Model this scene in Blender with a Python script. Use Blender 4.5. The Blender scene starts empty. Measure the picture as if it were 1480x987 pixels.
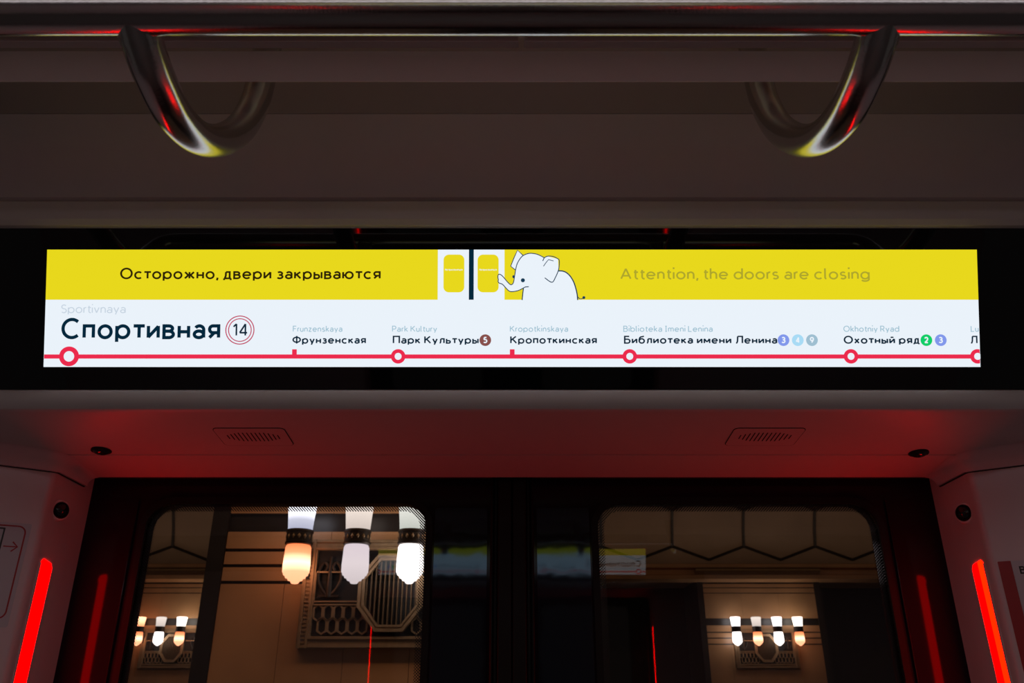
import bpy, bmesh, math, random
from mathutils import Vector, Matrix
random.seed(4)
PI = math.pi
R = math.radians
SC = bpy.context.scene
COL = SC.collection

# ------------------------------------------------------------------ camera
cam_d = bpy.data.cameras.new('camera')
cam = bpy.data.objects.new('camera', cam_d); COL.objects.link(cam)
cam_d.sensor_fit = 'HORIZONTAL'; cam_d.sensor_width = 36.0
cam_d.lens = 36.0 * 1151 / 1480
cam_d.clip_start = 0.02
cam.location = (0, 0, 0)
cam.rotation_euler = (R(90 + 23.8), 0, 0)
SC.camera = cam
cam_d.dof.use_dof = True
cam_d.dof.focus_distance = 1.28
cam_d.dof.aperture_fstop = 13

# ------------------------------------------------------------------ world, exposure
w = bpy.data.worlds.new('world'); SC.world = w; w.use_nodes = True
bg = w.node_tree.nodes['Background']
bg.inputs[0].default_value = (0.95, 0.80, 0.78, 1); bg.inputs[1].default_value = 0.035
vs = SC.view_settings
vs.view_transform = 'Standard'; vs.look = 'None'; vs.gamma = 1; vs.use_curve_mapping = False
vs.exposure = 0.0
SC.cycles.max_bounces = 8; SC.cycles.transparent_max_bounces = 12
SC.cycles.caustics_reflective = False; SC.cycles.caustics_refractive = False

SCREEN_POWER = 1.03
RED_POWER = 12.5
CAR_FILL = 1.2  # strength of the added ceiling fill panel

YM = -0.178            # middle line of the car: the opposite side is the near side turned about it

def lin(r, g, b):
    f = lambda c: (c / 255 / 12.92) if c / 255 <= .04045 else ((c / 255 + .055) / 1.055) ** 2.4
    return (f(r), f(g), f(b), 1)

# unseen fill lights added to brighten the station: over the platform and in the hall
def area(name, loc, rot, sx_, sy_, power, col):
    l = bpy.data.lights.new(name, 'AREA'); l.shape = 'RECTANGLE'; l.size = sx_; l.size_y = sy_; l.energy = power; l.color = col
    o = bpy.data.objects.new(name, l); COL.objects.link(o); o.location = loc; o.rotation_euler = rot
area('platform_fill', (-.6, 3.6, 3.4), (R(35), 0, 0), 9, .3, 42, (1, .62, .36))
area('hall_vault_fill', (0, 15.4, 2.35), (R(170), 0, 0), 24, .3, 13, (1, .70, .48))
area('hall_fill', (0, 10.5, 4.6), (R(25), 0, 0), 24, .5, 40, (1, .66, .42))

# ------------------------------------------------------------------ materials
def mat(name, col=(.5, .5, .5, 1), rough=.5, metal=0, noise=0, nscale=8, bump=0, bscale=30, spec=None, coat=0):
    m = bpy.data.materials.new(name); m.use_nodes = True
    nt = m.node_tree; b = nt.nodes['Principled BSDF']
    b.inputs['Base Color'].default_value = col
    b.inputs['Roughness'].default_value = rough
    b.inputs['Metallic'].default_value = metal
    if spec is not None: b.inputs['Specular IOR Level'].default_value = spec
    if coat: b.inputs['Coat Weight'].default_value = coat; b.inputs['Coat Roughness'].default_value = .03
    tc = nt.nodes.new('ShaderNodeTexCoord')
    if noise:
        n = nt.nodes.new('ShaderNodeTexNoise'); n.inputs['Scale'].default_value = nscale; n.inputs['Detail'].default_value = 5
        nt.links.new(tc.outputs['Object'], n.inputs['Vector'])
        mx = nt.nodes.new('ShaderNodeMix'); mx.data_type = 'RGBA'
        mx.inputs[6].default_value = tuple(c * (1 - noise) for c in col[:3]) + (1,)
        mx.inputs[7].default_value = tuple(min(1, c * (1 + noise)) for c in col[:3]) + (1,)
        nt.links.new(n.outputs['Fac'], mx.inputs[0]); nt.links.new(mx.outputs[2], b.inputs['Base Color'])
    if bump:
        n2 = nt.nodes.new('ShaderNodeTexNoise'); n2.inputs['Scale'].default_value = bscale; n2.inputs['Detail'].default_value = 2
        nt.links.new(tc.outputs['Object'], n2.inputs['Vector'])
        bp = nt.nodes.new('ShaderNodeBump'); bp.inputs['Strength'].default_value = bump; bp.inputs['Distance'].default_value = .01
        nt.links.new(n2.outputs['Fac'], bp.inputs['Height']); nt.links.new(bp.outputs[0], b.inputs['Normal'])
    return m

def emit(name, col, power):
    m = bpy.data.materials.new(name); m.use_nodes = True
    nt = m.node_tree; nt.nodes.clear()
    e = nt.nodes.new('ShaderNodeEmission'); o = nt.nodes.new('ShaderNodeOutputMaterial')
    e.inputs[0].default_value = col; e.inputs[1].default_value = power
    nt.links.new(e.outputs[0], o.inputs[0])
    return m

def scr(name, r, g, b): return emit('screen ' + name, lin(r, g, b), SCREEN_POWER)

M = {}
M['panel'] = mat('light grey car panel', (.82, .78, .80, 1), .42, noise=.03, nscale=40)
M['ceiling'] = mat('car ceiling panel', (.80, .71, .73, 1), .32, noise=.03, nscale=40)
M['recess'] = mat('recess strip with painted shade', (.42, .37, .37, 1), .5, noise=.03, nscale=40)  # shade of the recess is put into this darker grey
M['soffit'] = mat('lintel panel', (.68, .63, .63, 1), .45, noise=.03, nscale=40)
M['jamb'] = mat('jamb panel', (.80, .70, .73, 1), .25, noise=.03, nscale=30)
M['gap'] = mat('dark gap', (.01, .01, .01, 1), .8)
M['steel'] = mat('brushed steel tube', (.52, .52, .51, 1), .2, 1, bump=.015, bscale=300)
M['blackglass'] = mat('black display glass', (.003, .004, .006, 1), .03, spec=.5)
M['leaf'] = mat('dark door paint', (.017, .009, .015, 1), .07, spec=.12)
M['laminate'] = mat('glossy dark door laminate', (.011, .013, .020, 1), .04, bump=.012, bscale=16, spec=.7)
M['laminate'].node_tree.nodes['Principled BSDF'].inputs['Specular Tint'].default_value = (.55, .80, 1, 1)
M['rubber'] = mat('black rubber', (.006, .006, .006, 1), .5, spec=.2)
M['lens'] = mat('dark lens glass', (.01, .01, .01, 1), .06, spec=.6)
M['chrome'] = mat('bezel ring', (.30, .27, .27, 1), .25, 1)
M['paper'] = mat('sticker paper', (.62, .60, .66, 1), .4)
M['stk_red'] = mat('sticker red', (.42, .01, .02, 1), .4)
M['stk_black'] = mat('sticker ink', (.015, .015, .02, 1), .4)
M['floor'] = mat('car floor', (.17, .165, .17, 1), .5, noise=.2, nscale=60)
M['marble'] = mat('brown station marble', (.55, .29, .135, 1), .35, noise=.4, nscale=2.2)
M['darkmarble'] = mat('dark marble band', (.028, .021, .018, 1), .3, noise=.4, nscale=5)
M['bronze'] = mat('aged bronze', (.40, .26, .14, 1), .45, .45, noise=.3, nscale=25)
M['bronze_dark'] = mat('blackened bronze', (.05, .035, .025, 1), .45, .5, noise=.3, nscale=25)
M['bronze_bar'] = mat('dark bronze bars', (.17, .105, .055, 1), .5, .4, noise=.3, nscale=25)
M['grillback'] = mat('grille backing', (.012, .012, .012, 1), .7)
M['vault'] = mat('vault plaster', (.36, .255, .18, 1), .7, noise=.25, nscale=1.2)
M['platform'] = mat('platform granite', (.16, .14, .13, 1), .4, noise=.3, nscale=30)
M['red'] = emit('red door light', (1, 0, 0, 1), RED_POWER)
M['orange'] = emit('orange red door light', (1, .0026, 0, 1), RED_POWER)
def lampglass(name, stops):
    m = bpy.data.materials.new(name); m.use_nodes = True
    nt = m.node_tree; nt.nodes.clear()
    tc = nt.nodes.new('ShaderNodeTexCoord'); sx_ = nt.nodes.new('ShaderNodeSeparateXYZ'); nt.links.new(tc.outputs['Object'], sx_.inputs[0])
    mr = nt.nodes.new('ShaderNodeMapRange'); nt.links.new(sx_.outputs[2], mr.inputs[0]); mr.inputs[1].default_value = 0; mr.inputs[2].default_value = .52
    cr = nt.nodes.new('ShaderNodeValToRGB'); nt.links.new(mr.outputs[0], cr.inputs[0])
    mx = max(max(c) for _, c in stops)
    el = cr.color_ramp.elements
    while len(el) < len(stops): el.new(.5)
    for e, (z, c) in zip(el, stops): e.position = z / .52; e.color = tuple(v / mx for v in c) + (1,)
    em = nt.nodes.new('ShaderNodeEmission'); nt.links.new(cr.outputs[0], em.inputs[0]); em.inputs[1].default_value = mx
    o = nt.nodes.new('ShaderNodeOutputMaterial'); nt.links.new(em.outputs[0], o.inputs[0])
    return m
M['lamp_white'] = lampglass('white lamp glass', [(0, (2.2, 2.1, 2.15)), (.13, (7, 6.6, 6.7)), (.25, (3, 2.9, 3)), (.34, (2, 1.95, 2.1)), (.48, (6, 5.8, 6))])
M['lamp_cool'] = lampglass('cool lamp glass', [(.33, (.62, .66, .92)), (.40, (.90, .95, 1.2)), (.50, (3.2, 3.3, 3.8))])
M['lamp_bright'] = lampglass('bright lamp glass', [(0, (3, 2.8, 2.5)), (.13, (7, 6.4, 5.6)), (.25, (3, 2.8, 2.4)), (.34, (2.5, 2.3, 2.0)), (.48, (7, 6.4, 5.6))])
M['lamp_warm'] = lampglass('orange lamp glass', [(0, (2.4, .95, .50)), (.07, (2.6, 1.05, .58)), (.13, (5, 2.6, 1.6)), (.19, (2.4, .78, .36)), (.25, (1.9, .42, .14)), (.36, (2.4, .85, .4)), (.46, (4.5, 2.0, 1.1))])
M['lamp_grey'] = lampglass('dim lamp glass', [(0, (.95, .86, .92)), (.12, (1.12, 1.02, 1.10)), (.25, (1.05, .93, 1.06)), (.34, (.80, .86, .82)), (.48, (1.2, 1.25, 1.2))])
M['lamp_pale'] = lampglass('pale lamp glass', [(0, (1.0, .9, .85)), (.25, (1.0, .9, .85)), (.34, (.95, .84, .80)), (.48, (1.35, 1.22, 1.14))])
M['s_white'] = scr('white', 231, 239, 247)
M['s_yellow'] = scr('yellow', 229, 213, 28)
M['s_dark'] = scr('dark', 14, 38, 56)
M['s_big'] = scr('big name', 4, 38, 58)
M['s_brown'] = scr('brown', 42, 32, 8)
M['s_olive'] = scr('olive', 172, 164, 44)
M['s_latin'] = scr('latin', 160, 192, 208)
M['s_pale'] = scr('pale latin', 196, 209, 222)
M['s_red'] = scr('red', 232, 42, 76)
M['s_crim'] = scr('crimson', 190, 52, 88)
M['s_b5'] = scr('badge brown', 134, 78, 74)
M['s_b3'] = scr('badge blue', 128, 150, 232)
M['s_b4'] = scr('badge sky', 166, 216, 242)
M['s_b9'] = scr('badge slate', 156, 188, 206)
M['s_b2'] = scr('badge green', 14, 204, 104)
M['s_line'] = scr('outline', 22, 58, 84)

# window glass: clear pane with a printed border of small black dots along its rim
def glass_mat(hw, hh, rad):
    m = bpy.data.materials.new('door window glass'); m.use_nodes = True
    nt = m.node_tree; nt.nodes.clear(); L = nt.links.new
    def mt(op, a, b=None, c=None):
        n = nt.nodes.new('ShaderNodeMath'); n.operation = op
        for i, v in enumerate((a, b, c)):
            if v is None: continue
            if isinstance(v, (int, float)): n.inputs[i].default_value = v
            else: L(v, n.inputs[i])
        return n.outputs[0]
    tc = nt.nodes.new('ShaderNodeTexCoord'); sp = nt.nodes.new('ShaderNodeSeparateXYZ'); L(tc.outputs['Object'], sp.inputs[0])
    x, z = sp.outputs[0], sp.outputs[2]
    qx = mt('SUBTRACT', mt('ABSOLUTE', x), hw - rad); qz = mt('SUBTRACT', mt('ABSOLUTE', z), hh - rad)
    ox = mt('MAXIMUM', qx, 0); oz = mt('MAXIMUM', qz, 0)
    ln = mt('SQRT', mt('ADD', mt('MULTIPLY', ox, ox), mt('MULTIPLY', oz, oz)))
    sd = mt('SUBTRACT', mt('ADD', ln, mt('MINIMUM', mt('MAXIMUM', qx, qz), 0)), rad)
    depth = mt('MULTIPLY', sd, -1)
    c = .0050
    def lat(off):
        fu = mt('SUBTRACT', mt('FRACT', mt('ADD', mt('DIVIDE', x, c), off + 100)), .5)
        fz = mt('SUBTRACT', mt('FRACT', mt('ADD', mt('DIVIDE', z, c), off + 400)), .5)
        return mt('SQRT', mt('ADD', mt('MULTIPLY', fu, fu), mt('MULTIPLY', fz, fz)))
    d = mt('MINIMUM', lat(0), lat(.5))
    mr = nt.nodes.new('ShaderNodeMapRange'); L(depth, mr.inputs[0])
    mr.inputs[1].default_value = .002; mr.inputs[2].default_value = .015
    mr.inputs[3].default_value = .29; mr.inputs[4].default_value = .20
    inside = mt('LESS_THAN', depth, .0135)
    dot = mt('MULTIPLY', mt('LESS_THAN', d, mr.outputs[0]), inside)
    tr = nt.nodes.new('ShaderNodeBsdfTransparent'); tr.inputs[0].default_value = (.86, .84, .82, 1)
    gl = nt.nodes.new('ShaderNodeBsdfGlossy'); gl.inputs['Roughness'].default_value = .01
    fr = nt.nodes.new('ShaderNodeFresnel'); fr.inputs[0].default_value = 1.52
    m1 = nt.nodes.new('ShaderNodeMixShader'); L(mt('MULTIPLY', fr.outputs[0], .95), m1.inputs[0]); L(tr.outputs[0], m1.inputs[1]); L(gl.outputs[0], m1.inputs[2])
    bk = nt.nodes.new('ShaderNodeBsdfPrincipled'); bk.inputs['Base Color'].default_value = (.006, .006, .006, 1); bk.inputs['Roughness'].default_value = .3
    m2 = nt.nodes.new('ShaderNodeMixShader'); L(dot, m2.inputs[0]); L(m1.outputs[0], m2.inputs[1]); L(bk.outputs[0], m2.inputs[2])
    o = nt.nodes.new('ShaderNodeOutputMaterial'); L(m2.outputs[0], o.inputs[0])
    return m

# ------------------------------------------------------------------ mesh helpers
class MB:
    def __init__(s): s.v = []; s.f = []
    def add(s, vs, fs):
        n = len(s.v); s.v += [Vector(p) for p in vs]; s.f += [[i + n for i in f] for f in fs]; return s
    def box(s, x0, x1, y0, y1, z0, z1):
        return s.add([(x0, y0, z0), (x1, y0, z0), (x1, y1, z0), (x0, y1, z0), (x0, y0, z1), (x1, y0, z1), (x1, y1, z1), (x0, y1, z1)],
                     [(0, 3, 2, 1), (4, 5, 6, 7), (0, 1, 5, 4), (1, 2, 6, 5), (2, 3, 7, 6), (3, 0, 4, 7)])
    def prism(s, yz, x0, x1):                       # closed outline in the Y-Z plane, run along X
        n = len(yz)
        vs = [(x0, y, z) for y, z in yz] + [(x1, y, z) for y, z in yz]
        fs = [[i, (i + 1) % n, n + (i + 1) % n, n + i] for i in range(n)] + [list(range(n))[::-1], list(range(n, 2 * n))]
        return s.add(vs, fs)
    def prismz(s, xy, z0, z1):                      # closed outline in the X-Y plane, run along Z
        n = len(xy)
        vs = [(x, y, z0) for x, y in xy] + [(x, y, z1) for x, y in xy]
        fs = [[i, (i + 1) % n, n + (i + 1) % n, n + i] for i in range(n)] + [list(range(n))[::-1], list(range(n, 2 * n))]
        return s.add(vs, fs)
    def tube(s, pts, r, seg=24, cap=True):
        pts = [Vector(p) for p in pts]; rs = r if isinstance(r, (list, tuple)) else [r] * len(pts)
        n = len(pts); vs = []; up = None
        for i, p in enumerate(pts):
            t = (pts[min(i + 1, n - 1)] - pts[max(i - 1, 0)]).normalized()
            if up is None:
                up = Vector((0, 0, 1)) if abs(t.z) < .9 else Vector((1, 0, 0))
            a = t.cross(up).normalized(); up = a.cross(t).normalized()
            for k in range(seg):
                q = 2 * PI * k / seg
                vs.append(p + (a * math.cos(q) + up * math.sin(q)) * rs[i])
        fs = [[i * seg + k, i * seg + (k + 1) % seg, (i + 1) * seg + (k + 1) % seg, (i + 1) * seg + k] for i in range(n - 1) for k in range(seg)]
        if cap: fs += [list(range(seg))[::-1], list(range((n - 1) * seg, n * seg))]
        return s.add(vs, fs)
    def lathe(s, prof, mtx=Matrix(), seg=32):        # (r, z) outline turned about local Z
        n = len(prof); vs = []
        for r, z in prof:
            for k in range(seg):
                q = 2 * PI * k / seg
                vs.append(mtx @ Vector((r * math.cos(q), r * math.sin(q), z)))
        fs = [[i * seg + k, i * seg + (k + 1) % seg, (i + 1) * seg + (k + 1) % seg, (i + 1) * seg + k] for i in range(n - 1) for k in range(seg)]
        fs += [list(range(seg))[::-1], list(range((n - 1) * seg, n * seg))]
        return s.add(vs, fs)
    def xf(s, mtx):
        s.v = [mtx @ p for p in s.v]; return s

def mesh_obj(name, mb, m, parent=None, off=Vector((0, 0, 0)), smooth=False, bevel=0):
    me = bpy.data.meshes.new(name)
    me.from_pydata([tuple(p - off) for p in mb.v], [], mb.f)
    bm = bmesh.new(); bm.from_mesh(me); bmesh.ops.recalc_face_normals(bm, faces=bm.faces); bm.to_mesh(me); bm.free()
    me.materials.append(m)
    if smooth:
        for p in me.polygons: p.use_smooth = True
        me.set_sharp_from_angle(angle=R(40))
    o = bpy.data.objects.new(name, me); COL.objects.link(o)
    if bevel:
        bv = o.modifiers.new('bevel', 'BEVEL'); bv.width = bevel; bv.segments = 3; bv.limit_method = 'ANGLE'; bv.angle_limit = R(30)
        for p in me.polygons: p.use_smooth = True
        me.set_sharp_from_angle(angle=R(60))
    if parent is not None: o.parent = parent
    return o

def tag(o, label=None, cat=None, group=None, kind=None):
    if label: o['label'] = label
    if cat: o['category'] = cat
    if group: o['group'] = group
    if kind: o['kind'] = kind
    return o

class Thing:
    """an Empty at the thing's base with its parts; far=True puts it on the opposite side of the car"""
    def __init__(s, name, label=None, cat=None, loc=(0, 0, 0), group=None, kind=None, far=False):
        s.loc = Vector(loc); s.o = bpy.data.objects.new(name, None); COL.objects.link(s.o)
        s.o.empty_display_size = .05
        if far:
            s.o.location = (-s.loc.x, 2 * YM - s.loc.y, s.loc.z); s.o.rotation_euler = (0, 0, PI)
        else: s.o.location = s.loc
        tag(s.o, label, cat, group, kind)
    def part(s, name, mb, m, parent=None, smooth=False, bevel=0, label=None):
        o = mesh_obj(name, mb, m, parent or s.o, s.loc, smooth, bevel)
        if label: o['label'] = label
        return o

def struct(name, mb, m, smooth=False, bevel=0):
    o = mesh_obj(name, mb, m, None, Vector((0, 0, 0)), smooth, bevel); o['kind'] = 'structure'; return o

def flat_mesh(loops, depth):
    """2D outlines (holes by even-odd) -> thin solid in local XY, z in 0..depth"""
    cu = bpy.data.curves.new('flat', 'CURVE'); cu.dimensions = '2D'; cu.fill_mode = 'BOTH'; cu.extrude = depth / 2
    for lp in loops:
        sp = cu.splines.new('POLY'); sp.points.add(len(lp) - 1); sp.use_cyclic_u = True
        for p, q in zip(sp.points, lp): p.co = (q[0], q[1], 0, 1)
    o = bpy.data.objects.new('flat', cu); COL.objects.link(o)
    dg = bpy.context.evaluated_depsgraph_get(); dg.update()
    me = o.evaluated_get(dg).to_mesh()
    mb = MB().add([(v.co.x, v.co.y, v.co.z + depth / 2) for v in me.vertices], [list(p.vertices) for p in me.polygons])
    bpy.data.objects.remove(o); bpy.data.curves.remove(cu)
    return mb

def rrect(x0, x1, y0, y1, r, n=8):
    out = []
    for cx, cy, a in ((x1 - r, y1 - r, 0), (x0 + r, y1 - r, 90), (x0 + r, y0 + r, 180), (x1 - r, y0 + r, 270)):
        for i in range(n + 1):
            q = R(a + 90 * i / n); out.append((cx + r * math.cos(q), cy + r * math.sin(q)))
    return out
def circ(cx, cy, r, n=40): return [(cx + r * math.cos(2 * PI * i / n), cy + r * math.sin(2 * PI * i / n)) for i in range(n)]
def smooth_path(pts, n=6, closed=False):
    P = [Vector(p) for p in pts]; out = []
    N = len(P)
    for i in range(N - (0 if closed else 1)):
        g = (lambda k: P[k % N]) if closed else (lambda k: P[max(0, min(N - 1, k))])
        a, b, c, d = g(i - 1), g(i), g(i + 1), g(i + 2)
        for j in range(n):
            t = j / n
            out.append(.5 * ((2 * b) + (c - a) * t + (2 * a - 5 * b + 4 * c - d) * t * t + (3 * b - a - 3 * c + d) * t ** 3))
    if not closed: out.append(P[-1])
    return out
def ribbon(pts, wd):
    """flat stroke outline around a 2D polyline"""
    P = [Vector(p) for p in pts]; Lf, Rt = [], []
    for i, p in enumerate(P):
        t = P[min(i + 1, len(P) - 1)] - P[max(i - 1, 0)]
        t = Vector((t[0], t[1])); t = t.normalized() if t.length else Vector((1, 0))
        n = Vector((-t.y, t.x)) * wd / 2
        Lf.append((p[0] + n.x, p[1] + n.y)); Rt.append((p[0] - n.x, p[1] - n.y))
    return Lf, Rt
def ribbon_mb(mb, pts, wd, z0, z1):
    Lf, Rt = ribbon(pts, wd); n = len(Lf)
    vs = [(x, y, z0) for x, y in Lf] + [(x, y, z0) for x, y in Rt] + [(x, y, z1) for x, y in Lf] + [(x, y, z1) for x, y in Rt]
    fs = []
    for i in range(n - 1):
        fs += [[i, i + 1, n + i + 1, n + i], [2 * n + i, 3 * n + i, 3 * n + i + 1, 2 * n + i + 1], [i, 2 * n + i, 2 * n + i + 1, i + 1], [n + i, n + i + 1, 3 * n + i + 1, 3 * n + i]]
    fs += [[0, n, 3 * n, 2 * n], [n - 1, 3 * n - 1, 4 * n - 1, 2 * n - 1]]
    mb.add(vs, fs)

# lettering: a plain geometric sans drawn with strokes (capital height 1, centre lines)
def _arc(cx, cy, rx, ry, a0, a1, n=22):
    return [(cx + rx * math.cos(R(a0 + (a1 - a0) * i / n)), cy + ry * math.sin(R(a0 + (a1 - a0) * i / n))) for i in range(n + 1)]
def glyph(ch, w):
    C = 1 - w; X = .70 - w; D = .20; r = X * .52; rc = C * .50
    A = _arc; m = X / 2
    def S_(h, wd):                     # an S of height h and width wd
        r1 = h * .245; r2 = h * .255
        return [A(wd / 2, h - r1, wd * .46, r1, 35, 270)[:-1] + A(wd / 2, r2, wd * .5, r2, 90, -145)]
    def B_(h, wd, top=.55):            # two bowls on a stem
        ym = h * top; a = (h - ym) / 2; b = ym / 2
        return [[(0, 0), (0, h)], [(0, h), (wd * .5, h)] + A(wd * .5, h - a, wd * .40, a, 90, -90) + [(0, ym)], [(0, ym), (wd * .52, ym)] + A(wd * .52, b, wd * .48, b, 90, -90) + [(0, 0)]]
    def P_(h, wd, lo):
        a = (h - lo) / 2
        return [[(0, h), (wd - a, h)] + A(wd - a, h - a, a, a, 90, -90) + [(0, lo)]]
    def Z_(h, wd):                     # 3-like
        a = h * .235; b = h * .265
        return [A(wd * .46, h - a, wd * .46, a, 145, -90), A(wd * .46, b, wd * .54, b, 90, -150), [(wd * .28, 2 * b), (wd * .5, 2 * b)]]
    def L_(h, wd): return [[(0, 0), (wd * .14, .02), (wd * .24, h * .3), (wd * .28, h), ], [(wd * .28, h), (wd, h)], [(wd, h), (wd, 0)]]
    def arch(x0, wd, h): return [(x0, h - wd * .5)] + A(x0 + wd / 2, h - wd * .5, wd / 2, wd * .5, 180, 0) + [(x0 + wd, 0)]
    o = [A(r, m, r, m, 0, 360, 40)]
    lo = {
     'о': (o, 2 * r), 'с': ([A(r, m, r, m, 48, 312)], 1.75 * r),
     'е': ([A(r, m, r, m, 0, 318), [(0, m), (2 * r, m)]], 2 * r),
     'а': ([A(X * .44, X - X * .33, X * .38, X * .33, 150, 0) + [(X * .82, 0)], A(X * .40, X * .28, X * .40, X * .28, 0, 360, 30)], X * .82),
     'р': ([[(0, -D), (0, X)]] + o, 2 * r),
     'б': (o + [[tuple(v) for v in smooth_path([(0, m), (.01, X * .9), (r * .45, C * .88), (r * 1.2, C * .955), (2 * r * .95, C * 1.02)])]], 2 * r),
     'в': (B_(X, X * .82), X * .82),
     'д': ([[(X * .26, X), (X * .80, X)], [(X * .80, X), (X * .80, 0)], [(X * .26, X), (X * .24, X * .4), (X * .10, 0)], [(-X * .02, 0), (X * .98, 0)], [(0, 0), (0, -.15)], [(X * .96, 0), (X * .96, -.15)]], X * .96),
     'ж': ([[(X * .66, 0), (X * .66, X)], [(X * .02, X), (X * .50, m)], [(X * .50, m), (0, 0)], [(X * 1.30, X), (X * .82, m)], [(X * .82, m), (X * 1.32, 0)], [(X * .46, m), (X * .86, m)]], X * 1.32),
     'з': (Z_(X, X * .72), X * .72),
     'и': ([[(0, 0), (0, X)], [(X * .86, 0), (X * .86, X)], [(0, .02), (X * .86, X - .02)]], X * .86),
     'к': ([[(0, 0), (0, X)], [(X * .08, m), (X * .76, X)], [(X * .26, m * 1.15), (X * .80, 0)], [(0, m), (X * .2, m)]], X * .78),
     'л': (L_(X, X * .92), X * .92),
     'м': ([[(0, 0), (0, X)], [(X * 1.1, 0), (X * 1.1, X)], [(0, X), (X * .55, X * .25)], [(X * .55, X * .25), (X * 1.1, X)]], X * 1.1),
     'н': ([[(0, 0), (0, X)], [(X * .82, 0), (X * .82, X)], [(0, m), (X * .82, m)]], X * .82),
     'п': ([[(0, 0), (0, X)], [(X * .80, 0), (X * .80, X)], [(0, X), (X * .80, X)]], X * .80),
     'т': ([[(X * .40, 0), (X * .40, X)], [(-w * .3, X), (X * .80 + w * .3, X)]], X * .80),
     'у': ([[(0, X), (X * .44, .03)], [(X * .86, X), (X * .30, -D)]], X * .86),
     'х': ([[(0, 0), (X * .82, X)], [(0, X), (X * .82, 0)]], X * .82),
     'ь': ([[(0, 0), (0, X)]] + P_(X * .56, X * .76, 0), X * .76),
     'ы': ([[(0, 0), (0, X)]] + P_(X * .56, X * .70, 0) + [[(X * 1.04, 0), (X * 1.04, X)]], X * 1.04),
     'ю': ([[(0, 0), (0, X)], [(0, m), (X * .36, m)], A(X * .36 + r, m, r, m, 0, 360, 40)], X * .36 + 2 * r),
     'я': ([[(X * .80, 0), (X * .80, X)], [(X * .80, X), (X * .30, X)] + A(X * .30, X * .71, X * .29, X * .29, 90, 270) + [(X * .80, X * .42)], [(X * .42, X * .42), (0, 0)]], X * .80),
     'n': ([[(0, 0), (0, X)], arch(0, X * .78, X)], X * .78), 'h': ([[(0, 0), (0, C * 1.04)], arch(0, X * .78, X)], X * .78),
     'm': ([[(0, 0), (0, X)], arch(0, X * .66, X), arch(X * .66, X * .66, X)], X * 1.32),
     'u': ([[(X * .78, 0), (X * .78, X)], [(0, X), (0, X * .39)] + A(X * .39, X * .39, X * .39, X * .39, 180, 360)], X * .78),
     'r': ([[(0, 0), (0, X)], A(X * .36, X * .60, X * .36, X * .40, 180, 80)], X * .42),
     's': (S_(X, X * .68), X * .68), 'l': ([[(0, C * 1.04), (0, .10), (.03, .02), (.10, 0)]], .10),
     'i': ([[(0, 0), (0, X)], [(0, C - .03), (0, C - .03 + w * 1.1)]], 0),
     't': ([[(X * .22, C * .88), (X * .22, X * .25), (X * .30, .04), (X * .42, 0), (X * .56, .01)], [(0, X), (X * .56, X)]], X * .54),
     'd': (o + [[(2 * r, 0), (2 * r, C * 1.04)]], 2 * r), 'b': (o + [[(0, 0), (0, C * 1.04)]], 2 * r),
     'g': (o + [[(2 * r, X), (2 * r, -.02)] + A(r, -.04, r, D * .8, 0, -150)], 2 * r),
     'v': ([[(0, X), (X * .42, 0)], [(X * .84, X), (X * .42, 0)]], X * .84), 'z': ([[(0, X), (X * .7, X)], [(X * .7, X), (0, 0)], [(0, 0), (X * .74, 0)]], X * .74),
     'k': ([[(0, 0), (0, C * 1.04)], [(X * .04, m * .9), (X * .70, X)], [(X * .24, m * 1.15), (X * .76, 0)]], X * .74),
    }
    lo['й'] = (lo['и'][0] + [A(X * .43, C - .02, X * .26, .10, 200, 340)], X * .86)
    for a, b in zip('oceapy', 'осеару'): lo[a] = lo[b]
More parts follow.
